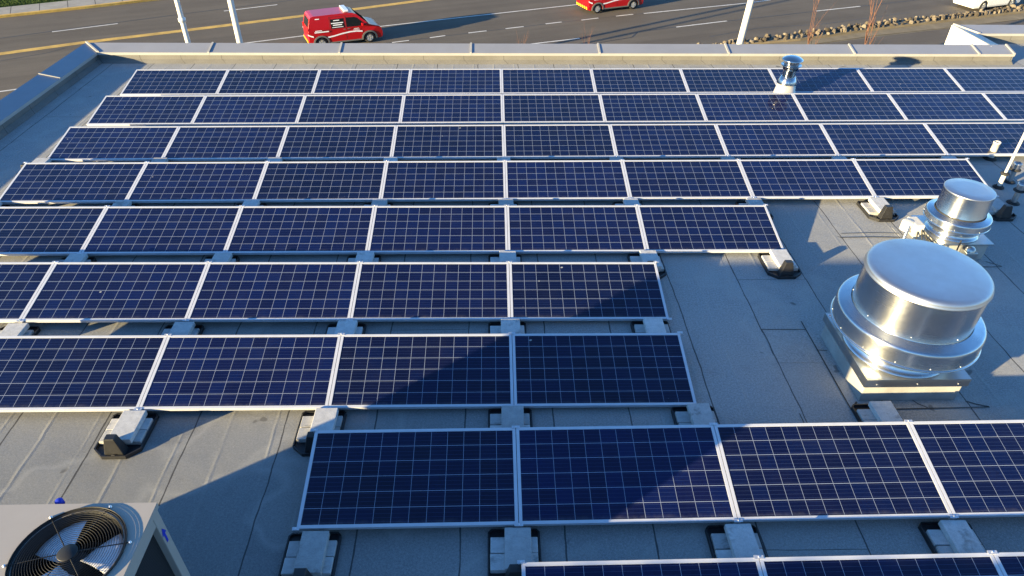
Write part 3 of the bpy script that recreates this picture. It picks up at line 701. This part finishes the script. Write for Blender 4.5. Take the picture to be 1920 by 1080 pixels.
# ------------------------------------------------------------------ condensing unit, lower left
def condenser():
    x0, x1, y0, y1, h = -5.44, -2.36, -1.99, -.90, 1.80
    e = empty('condensing_unit', (x1, y1, 0), 0, 'beige air conditioning condenser with round fan guard in the lower left corner', 'air conditioner')
    W, D = x0-x1, y0-y1
    m = MB(); mid = (-2.745-4.30)/2-x1
    for xa, xb, cxw in ((mid, -.002, -2.745), (W+.002, mid, -4.30)):      # two bays, each with a round fan opening
        fx, fy, rr, K = cxw-x1, -1.255-y1, .298, 64; ya, yb = D+.002, -.002; v = []
        for i in range(K):
            a = 2*math.pi*i/K; c, sn = math.cos(a), math.sin(a)
            tt = min((xb-fx)/c if c > 1e-6 else (xa-fx)/c if c < -1e-6 else 9, (yb-fy)/sn if sn > 1e-6 else (ya-fy)/sn if sn < -1e-6 else 9)
            v += [(fx+rr*c, fy+rr*sn, h-.22), (fx+rr*c, fy+rr*sn, h), (fx+tt*c, fy+tt*sn, h)]
        corners = [(xb, yb), (xa, yb), (xa, ya), (xb, ya)]
        for i in range(K):
            j = (i+1) % K; m.add([v[i*3], v[j*3], v[j*3+1], v[i*3+1]], [(0, 1, 2, 3)], 1, True)
            p, q = v[i*3+2], v[j*3+2]; poly = [v[i*3+1], p]
            if abs(p[0]-q[0]) > 1e-4 and abs(p[1]-q[1]) > 1e-4:
                poly.append(min(((cx, cyy, h) for cx, cyy in corners), key=lambda c: (c[0]-(p[0]+q[0])/2)**2+(c[1]-(p[1]+q[1])/2)**2))
            poly += [q, v[j*3+1]]; m.add(poly, [list(range(len(poly)))])
    for xa, xb, ya, yb in ((W+.002, -.002, D+.002, D+.006), (W+.002, -.002, -.006, -.002), (W+.002, W+.006, D+.006, -.006), (-.006, -.002, D+.006, -.006)): m.box(xa, xb, ya, yb, h-.045, h-.0005)
    tp = m.build('top_panel', [M['beige'], M['black_metal']], e, fixn=False)
    m = MB()
    for a, b, c, d in ((-.085, -.012, -.085, -.012), (-.085, -.012, D+.012, D+.085), (W+.012, W+.085, -.085, -.012), (W+.012, W+.085, D+.012, D+.085)): m.box(a, b, c, d, .10, h-.046)
    m.box(-.055, -.014, D+.0855, -.0855, h-.14, h-.0465); m.box(W+.0855, -.0855, -.055, -.014, h-.14, h-.0465)
    m.build('corner_post', M['beige'], e, .006)
    m = MB()
    for a, b, c, d in ((W+.07, -.06, D+.07, D+.10), (W+.07, -.06, -.09, -.06), (W+.07, W+.10, D+.101, -.091), (-.09, -.06, D+.101, -.091)): m.box(a, b, c, d, .12, h-.05)
    m.build('coil', M['coil'], e)
    m = MB(); m.box(W+.105, -.095, D+.105, -.095, .14, h-.32); m.build('coil_core', M['black_metal'], e)
    m = MB(); m.box(W-.02, .02, D-.02, .02, .004, .10); m.build('base_rail', M['beige'], e, .01)
    m = MB()      # blue arrow sticker on the far right corner post
    ar = [(-.066, h-.34), (-.048, h-.34), (-.048, h-.26), (-.030, h-.26), (-.057, h-.20), (-.084, h-.26), (-.066, h-.26)]
    m.prism(ar, -.0105, -.0095, axis='x'); m.build('arrow_sticker', M['blue'], e)
    m = MB(); m.lathe([(0, .012), (.014, .011), (.024, .004), (.026, -.03), (0, -.03)], 20, (-3.0-x1, .034, h-.018)); m.build('blue_fitting', M['blue'], e)
    for cxw in (-2.745, -4.30):
        fx, fy = cxw-x1, -1.255-y1; Rf = .300
        m = MB(); m.lathe([(Rf-.016, h-.30), (Rf-.016, h-.10), (Rf-.004, h-.05), (Rf-.003, h-.005), (Rf+.006, h+.004), (Rf+.014, h+.005), (Rf+.018, h+.001)], 72, (fx, fy, 0)); sh = m.build('fan_shroud', M['black_wire'], e)
        m = MB(); m.lathe([(0, h-.02), (Rf-.008, h-.021)], 48, (fx, fy, -.27)); m.build('fan_well', M['black_metal'], sh)
        m = MB()
        for k in range(3):
            a0 = R(20+120*k-35); vs = []; fs = []
            for i in range(7):
                for j in range(6):
                    u, v = i/6, j/5; rr = .065+u*(Rf-.09); a = a0+R(70)*(v-.12*u)
                    vs.append((fx+rr*math.cos(a), fy+rr*math.sin(a), h-.075-.07*(v-.5)*(1-.4*u)))
            for i in range(6):
                for j in range(5): fs.append((i*6+j, (i+1)*6+j, (i+1)*6+j+1, i*6+j+1))
            m.add(vs, fs, 0, True)
        b = m.build('fan_blades', M['blade'], e, fixn=False); sm = b.modifiers.new('solid', 'SOLIDIFY'); sm.thickness = .004
        m = MB(); m.lathe([(0, h-.08), (.07, h-.082), (.078, h-.10), (.078, h-.26)], 32, (fx, fy, 0)); m.build('fan_motor', M['black_metal'], e)
        m = MB(); dome = lambda r: h+.009+.010*(1-(r/Rf)**2)
        for k in range(18):
            r = .066+k*(Rf+.008-.066)/17
            m.tube([(fx+r*math.cos(2*math.pi*i/48), fy+r*math.sin(2*math.pi*i/48), dome(min(r, Rf))) for i in range(48)], .0013, 5, closed=True)
        for k in range(4):
            m.tube([(fx+(Rf+.018)*math.cos(2*math.pi*i/48), fy+(Rf+.018)*math.sin(2*math.pi*i/48), h+.003+.004*k) for i in range(48)], .0020, 5, closed=True)
        for k in range(6):
            a = R(12+60*k); pts = []
            for i in range(7):
                r = .055+i*(Rf+.02-.055)/6; pts.append((fx+r*math.cos(a), fy+r*math.sin(a), dome(min(r, Rf))-.004))
            pts.append((fx+(Rf+.038)*math.cos(a), fy+(Rf+.038)*math.sin(a), h+.004)); m.tube(pts, .0035, 6)
        m.lathe([(0, h+.023), (.054, h+.0225), (.057, h+.020), (.057, h+.012)], 32, (fx, fy, 0))
        g = m.build('fan_guard', M['black_wire'], e)
        m = MB()
        for k in range(6):
            a = R(12+60*k); m.lathe([(0, .012), (.008, .010), (.011, 0)], 8, (fx+(Rf+.040)*math.cos(a), fy+(Rf+.040)*math.sin(a), h+.002))
        m.build('guard_screws', M['clamp'], g)
condenser()
def screen_wall():
    e = empty('screen_wall', (-4.1, -4.5, 0), 0, 'ribbed grey screen wall on posts behind the camera, shading the nearest panel row', 'screen wall'); e['kind'] = 'thing'
    m = MB(); pr = []; n = 68
    for i in range(n+1):
        x = -5.1+10.2*i/n; pr.append((x, .025 if (i//2) % 2 else -.025))
    m.prism(pr+[(x, y-.006) for x, y in pr[::-1]], .06, 1.70); m.build('ribbed_sheet', M['galv'], e)
    for x in (-5.0, -2.5, 0, 2.5, 5.0):
        m = MB(); m.box(x-.04, x+.04, -.13, -.04, .012, 1.66); m.box(x-.1, x+.1, -.2, .0, .0, .0118); m.build('post', M['galv'], e)
screen_wall()

# ------------------------------------------------------------------ vehicles
def carve(profile, arches, ra, zb):
    """side outline (x,z) with wheel arches cut from the bottom edge; profile runs rear-bottom -> over the top -> front-bottom"""
    out = list(profile)
    for ax in sorted(arches, reverse=True):
        h = zb; a1 = math.acos(max(-1, min(1, 1)))
        dz = .33-h; half = math.sqrt(max(ra*ra-dz*dz, 0)); st = math.atan2(-dz, half)
        for i in range(13):
            t = st+(math.pi-2*st)*i/12; out.append((ax+ra*math.cos(t), .33+ra*math.sin(t)))
    return out
def body_mesh(name, prof, widths, mat, parent, cuts, bev=.035):
    bm = bmesh.new(); vs = [bm.verts.new((x, -1, z)) for x, z in prof]; f = bm.faces.new(vs)
    r = bmesh.ops.extrude_face_region(bm, geom=[f]); nv = [g for g in r['geom'] if isinstance(g, bmesh.types.BMVert)]
    for v in nv: v.co.y = 1
    for z in cuts:
        bmesh.ops.bisect_plane(bm, geom=bm.verts[:]+bm.edges[:]+bm.faces[:], plane_co=(0, 0, z), plane_no=(0, 0, 1))
    for v in bm.verts: v.co.y *= widths(v.co.x, v.co.z)
    bmesh.ops.triangulate(bm, faces=[f for f in bm.faces if len(f.verts) > 4])
    bmesh.ops.recalc_face_normals(bm, faces=bm.faces)
    me = bpy.data.meshes.new(name); bm.to_mesh(me); bm.free(); me.materials.append(mat)
    o = bpy.data.objects.new(name, me); COL.objects.link(o); o.parent = parent
    b = o.modifiers.new('bevel', 'BEVEL'); b.width = bev; b.segments = 3; b.limit_method = 'ANGLE'; b.angle_limit = R(38); b.harden_normals = False
    return o
def wheel(parent, x, y, r, w, side):
    m = MB(); s = side
    m.lathe([(r*.62, -w/2), (r*.93, -w/2), (r, -w*.3), (r, w*.3), (r*.93, w/2), (r*.62, w/2)], 32, (0, 0, 0), axis='y')
    o = m.build('wheel', M['tyre'], parent, loc=(x, y, r))
    m = MB(); m.lathe([(r*.63, s*w*.42), (r*.60, s*w*.47), (r*.55, s*w*.36), (r*.2, s*w*.42), (0, s*w*.46)], 24, axis='y')
    for k in range(5):
        a = k*2*math.pi/5; c, sn = math.cos(a), math.sin(a)
        p = [(.05, -.035), (r*.6, -.05), (r*.6, .05), (.05, .035)]
        q = [(px*c-pz*sn, px*sn+pz*c) for px, pz in p]
        m.prism(q, s*w*.40, s*w*.50, axis='y')
    m.build('rim', M['alloy'], o)
    return o
def van():
    e = empty('van'); zb = .27
    prof = [(-2.08, zb), (-2.15, .45), (-2.16, .95), (-2.10, 1.35), (-1.96, 1.86), (-1.88, 1.96), (-1.7, 2.0), (.25, 2.02), (.62, 1.98), (.80, 1.90), (1.48, 1.24), (1.62, 1.17), (2.05, 1.04), (2.22, .90), (2.30, .62), (2.28, .36), (2.18, zb)]
    wf = lambda x, z: (.90 if z < 1.05 else .90-.17*((z-1.05)/.97)**1.15)*(1-.06*max(0, (x-1.6)/.7)-.03*max(0, (-x-1.9)/.35))
    body = body_mesh('body', carve(prof, (-1.455, 1.455), .40, zb), wf, M['red'], e, (.6, 1.05, 1.3, 1.55, 1.8))
    def side_poly(name, pts, mat, par, s, out=.008, thick=.006):
        m = MB(); v = [(x, s*(wf(x, z)+out), z) for x, z in pts]+[(x, s*(wf(x, z)+out-thick), z) for x, z in pts]; k = len(pts)
        m.add(v, [list(range(k)), list(range(k, 2*k))[::-1]]+[(i, (i+1) % k, k+(i+1) % k, k+i) for i in range(k)]); return m.build(name, mat, par)
    for s in (-1, 1):
        side_poly('door_window', [(.12, 1.18), (1.30, 1.17), (1.18, 1.32), (.80, 1.68), (.66, 1.74), (.14, 1.76)], M['glass'], e, s)
        q = side_poly('side_window', [(-.78, 1.16), (.0, 1.17), (.0, 1.74), (-.78, 1.73)], M['glass'], e, s)
        m = MB()
        for z0, hh, xa, xb in ((1.62, .05, -.60, -.25), (1.46, .055, -.76, -.04), (1.34, .06, -.66, -.12), (1.22, .035, -.72, -.06)):
            pts = [(xa, z0), (xb, z0), (xb, z0+hh), (xa, z0+hh)]; v = [(x, s*(wf(x, z)+.012), z) for x, z in pts]; m.add(v, [(0, 1, 2, 3)])
        m.build('lettering', M['decal'], q, fixn=False)
        m = MB(); top = [(-2.2, .83), (-2.0, .74), (-1.85, .70)]; v = []; 
        for seg in ([(-2.2, .90), (-2.05, .80), (-1.88, .74)], [(-1.05, .62), (-.7, .66), (-.2, .76), (.3, .82), (.7, .82), (1.05, .77)]):
            a = len(seg); v = [(x, s*(wf(x, z)+.010), z) for x, z in seg]+[(x, s*(wf(x, z+.09)+.010), z+.085) for x, z in seg]
            m.add(v, [(i, i+1, a+i+1, a+i) for i in range(a-1)])
        m.build('white_stripe', M['decal'], e, fixn=False); m = MB()
        for z0, xa, xb, hh in ((1.10, -1.75, -1.35, .05), (1.0, -1.80, -.95, .07), (1.02, .55, .85, .035), (.94, .5, .9, .03), (1.80, -1.65, -1.40, .05)):
            pts = [(xa, z0), (xb, z0), (xb, z0+hh), (xa, z0+hh)]; v = [(x, s*(wf(x, z)+.010), z) for x, z in pts]; m.add(v, [(0, 1, 2, 3)])
        m.build('lettering', M['decal'], e, fixn=False)
        m = MB()
        for pl in ([(.07, .42), (.07, 1.2), (.10, 1.84)], [(-.86, .62), (-.86, 1.2), (-.84, 1.84)], [(1.36, 1.15), (1.05, .82), (1.0, .55)], [(-.86, 1.86), (.10, 1.86), (.66, 1.80)], [(-1.9, 1.12), (-.86, 1.12)]):
            v = [(x-.008, s*(wf(x, z)+.009), z) for x, z in pl]+[(x+.010, s*(wf(x, z)+.009), z+.014) for x, z in pl]; k = len(pl)
            m.add(v, [(i, i+1, k+i+1, k+i) for i in range(k-1)])
        m.build('panel_gaps', M['gap'], e, fixn=False)
        for ax in (-1.455, 1.455):
            m = MB(); k = 15; vs = []
            for i in range(k):
                t = R(-8)+R(196)*i/(k-1)
                for rr, oo in ((.395, .004), (.395, .03), (.49, .024), (.49, .004)):
                    x, z = ax+rr*math.cos(t), .33+rr*math.sin(t); vs.append((x, s*(wf(x, z)+oo), z))
            m.add(vs, [(i*4+j, i*4+(j+1) % 4, (i+1)*4+(j+1) % 4, (i+1)*4+j) for i in range(k-1) for j in range(4)]); m.build('wheel_arch', M['cladding'], e)
            wheel(e, ax, s*.79, .33, .21, s)
        m = MB(); m.box(-1.02, 1.02, s*.86, s*.915, zb-.02, zb+.07); m.build('sill', M['cladding'], e, .01)
        m = MB(); m.box(-.06, .06, s*.905, s*.935, 1.045, 1.085); m.box(.18, .32, s*.905, s*.935, 1.05, 1.09); m.build('door_handle', M['cladding'], e, .008)
        m = MB(); m.box(1.02, 1.16, s*.90, s*1.08, 1.18, 1.36); m.build('wing_mirror', M['red'], e, .03)
        m = MB(); m.box(2.0, 2.26, s*.60, s*.835, .80, .97, taper=[(1.98, s*.60), (2.18, s*.60), (2.10, s*.83), (1.92, s*.83)]); m.build('headlight', M['lamp_glass'], e, .02)
        m = MB(); m.box(-2.175, -2.09, s*.80, s*.865, .98, 1.30); m.build('tail_light', M['lamp_red'], e, .01)
        m = MB(); m.box(-2.0, -1.85, s*.745, s*.775, 1.58, 1.70) ; m.build('marker_light', M['lamp_glass'], e, .01)
    m = MB(); m.add([(.835, -.68, 1.885), (.835, .68, 1.885), (1.475, .80, 1.265), (1.475, -.80, 1.265), (.825, -.68, 1.87), (.825, .68, 1.87), (1.465, .80, 1.25), (1.465, -.80, 1.25)], [(0, 1, 2, 3), (4, 7, 6, 5), (0, 4, 5, 1), (1, 5, 6, 2), (2, 6, 7, 3), (3, 7, 4, 0)]); m.build('windscreen', M['dark_glass'], e)
    m = MB(); m.add([(-2.122, -.62, 1.30), (-2.122, .62, 1.30), (-1.992, .58, 1.80), (-1.992, -.58, 1.80), (-2.100, -.62, 1.30), (-2.100, .62, 1.30), (-1.970, .58, 1.80), (-1.970, -.58, 1.80)], [(0, 1, 2, 3), (4, 7, 6, 5), (0, 4, 5, 1), (1, 5, 6, 2), (2, 6, 7, 3), (3, 7, 4, 0)]); m.build('rear_window', M['glass'], e)
    m = MB(); m.box(-2.210, -2.050, -.82, .82, .30, .52); bp = m.build('rear_bumper', M['red'], e, .03)
    m = MB()
    for k in range(6):
        y = -.78+k*.27; m.add([(-2.218, y, .33), (-2.218, y+.14, .33), (-2.218, y+.22, .50), (-2.218, y+.08, .50)], [(0, 1, 2, 3)])
    m.build('chevrons', M['yellow'], bp, fixn=False)
    m = MB(); m.box(2.20, 2.335, -.70, .70, .40, .62); m.build('grille', M['cladding'], e, .02)
    m = MB(); m.box(.12, .42, -.60, .60, 2.03, 2.16); m.build('light_bar', M['lamp_glass'], e, .03)
    m = MB(); m.box(-1.9, 2.0, -.68, .68, .20, .60); m.build('underbody', M['rubber'], e)
    return e
def place(o, contact, heading, wx, wy):
    """near-side wheel contact point given; (wx, wy) is that wheel's local position"""
    c, s = math.cos(heading), math.sin(heading); o.location = (contact[0]-(wx*c-wy*s), contact[1]-(wx*s+wy*c), ZS+.002); o.rotation_euler = (0, 0, heading)
v1 = van(); v1.scale = (.95, .95, .86); place(v1, (-7.30, 37.05), R(22.5), 1.455*.95, -.79*.95)
tag(v1, 'red high roof van with dark side window and light bar, passing behind the coping', 'van', 'red emergency vans on the road')
v2 = copy_tree(v1); place(v2, (6.75, 43.20), R(22.5), -1.455*.95, -.79*.95)
tag(v2, 'red van ahead of the other, cut off by the top picture edge', 'van', 'red emergency vans on the road')
def sedan():
    e = empty('car'); zb = .22
    prof = [(-2.15, zb), (-2.25, .42), (-2.26, .72), (-2.16, .98), (-1.75, 1.04), (-1.0, 1.40), (-.6, 1.47), (.2, 1.46), (.55, 1.38), (1.15, 1.0), (1.9, .86), (2.18, .72), (2.26, .5), (2.2, .3), (2.12, zb)]
    wf = lambda x, z: (.89 if z < .85 else .89-.25*((z-.85)/.62))*(1-.09*max(0, (x-1.3)/.95)**1.5-.07*max(0, (-x-1.5)/.75)**1.5)*(.96 if z < .3 else 1)
    body_mesh('body', carve(prof, (-1.35, 1.35), .37, zb), wf, M['white_paint'], e, (.45, .65, .85, 1.05, 1.25), .05)
    for s in (-1, 1):
        m = MB(); pts = [(-1.25, .95), (.95, .93), (.45, 1.30), (.1, 1.38), (-.6, 1.38), (-.95, 1.30)]
        v = [(x, s*(wf(x, z)+.008), z) for x, z in pts]; k = len(v); m.add(v, [list(range(k))]); m.build('side_window', M['glass'], e, fixn=False)
        for ax in (-1.35, 1.35): wheel(e, ax, s*.78, .33, .21, s)
        m = MB(); m.box(-2.25, -2.10, s*.55, s*.80, .72, .86); m.build('tail_light', M['lamp_red'], e, .02)
        m = MB(); m.box(2.0, 2.2, s*.5, s*.74, .60, .74); m.build('headlight', M['lamp_glass'], e, .02)
        m = MB(); m.box(.75, .9, s*.86, s*1.02, .95, 1.07); m.build('wing_mirror', M['white_paint'], e, .03)
    m = MB(); m.box(-1.9, 1.9, -.68, .68, .17, .5); m.build('underbody', M['rubber'], e)
    m = MB(); m.add([(.56, -.60, 1.385), (.56, .60, 1.385), (1.13, .74, 1.03), (1.13, -.74, 1.03)], [(0, 1, 2, 3)]); m.build('windscreen', M['glass'], e, fixn=False)
    m = MB(); m.add([(-1.03, -.58, 1.40), (-1.03, .58, 1.40), (-1.70, .72, 1.08), (-1.70, -.72, 1.08)], [(0, 1, 2, 3)]); m.build('rear_window', M['glass'], e, fixn=False)
    return e
c1 = sedan(); place(c1, (33.17, 44.08), R(20), -1.35, -.78)
tag(c1, 'white car on the far right of the road beyond the cobbled median', 'car')

# ------------------------------------------------------------------ poles and bare saplings
def pole(x, y, h, r, label, ring=None, lean=(0, 0)):
    e = empty('street_pole', (x, y, ZS), 0, label, 'pole', 'tall pale poles beside the road')
    m = MB(); m.tube([(0, 0, 0), (lean[0]*.5, lean[1]*.5, h*.5), (lean[0], lean[1], h)], [r, r*.9, r*.78], 20); m.build('shaft', M['pole'], e)
    m = MB(); m.box(-r*1.8, r*1.8, -r*1.8, r*1.8, 0, .05); m.lathe([(r*1.5, .05), (r*1.3, .3), (r, .34)], 20); m.build('base_plate', M['pole'], e)
    if ring:
        m = MB(); m.lathe([(r*.95, ring-.08), (r*1.35, ring-.07), (r*1.35, ring+.07), (r*.9, ring+.08)], 20); m.build('band', M['pole'], e)
    return e
pole(-12.85, 25.6, 11.5, .11, 'left pale pole with a clamp band, left of the red van', 4.45)
pole(-11.40, 27.5, 11.5, .14, 'plain pale pole between the banded pole and the red van')
pole(10.70, 27.0, 11.5, .15, 'pale pole on the right, in front of the cobbled median', lean=(.65, 0))
def sapling(x, y, h, label, spread=1., n=9, seed=1, trunk=.045):
    rnd = random.Random(seed); e = empty('bare_sapling', (x, y, ZS), 0, label, 'sapling', 'bare young street trees')
    m = MB(); pts = [(rnd.uniform(-.04, .04)*i, rnd.uniform(-.04, .04)*i, h*.62*i/6) for i in range(7)]
    m.tube(pts, [trunk*(1-.09*i) for i in range(7)], 8); m.build('trunk', M['bark'], e)
    m = MB()
    def twig(p, d, L, r, depth):
        q = [p]; dd = Vector(d)
        for i in range(4):
            dd = (dd+Vector((rnd.uniform(-.1, .1), rnd.uniform(-.1, .1), .12))).normalized(); q.append(q[-1]+dd*L/4)
        m.tube(q, [r, r*.85, r*.7, r*.55, r*.3], 5)
        if depth:
            for k in range(rnd.randint(1, 3)):
                b = q[rnd.randint(1, 3)]; a = rnd.random()*6.28
                twig(b, (dd+Vector((math.cos(a)*.45, math.sin(a)*.45, .1))).normalized(), L*rnd.uniform(.4, .65), r*.55, depth-1)
    for k in range(n):
        t = rnd.uniform(.45, 1.0); i = min(int(t*6), 5); base = Vector(pts[i]).lerp(Vector(pts[i+1]), t*6-i)
        a = rnd.random()*6.28; s = spread*rnd.uniform(.25, .5)
        twig(base, Vector((math.cos(a)*s, math.sin(a)*s, 1)).normalized(), h*rnd.uniform(.25, .42), trunk*.5, 2)
    m.build('crown', M['bark'], e)
    return e
sapling(.80, 25, 4.55, 'small bare sapling standing right of the red van shadow', .45, 4, 3, .022)
sapling(3.78, 25, 4.35, 'thin bare sapling below the second red van', .45, 4, 5, .022)
sapling(13.1, 25, 6.9, 'taller bare sapling at the near end of the cobbled median', .7, 5, 8, .026)
sapling(15.5, 25, 6.9, 'stoutest bare sapling, next to the white walled roof corner', .5, 5, 12, .034)
bpy.context.view_layer.update()
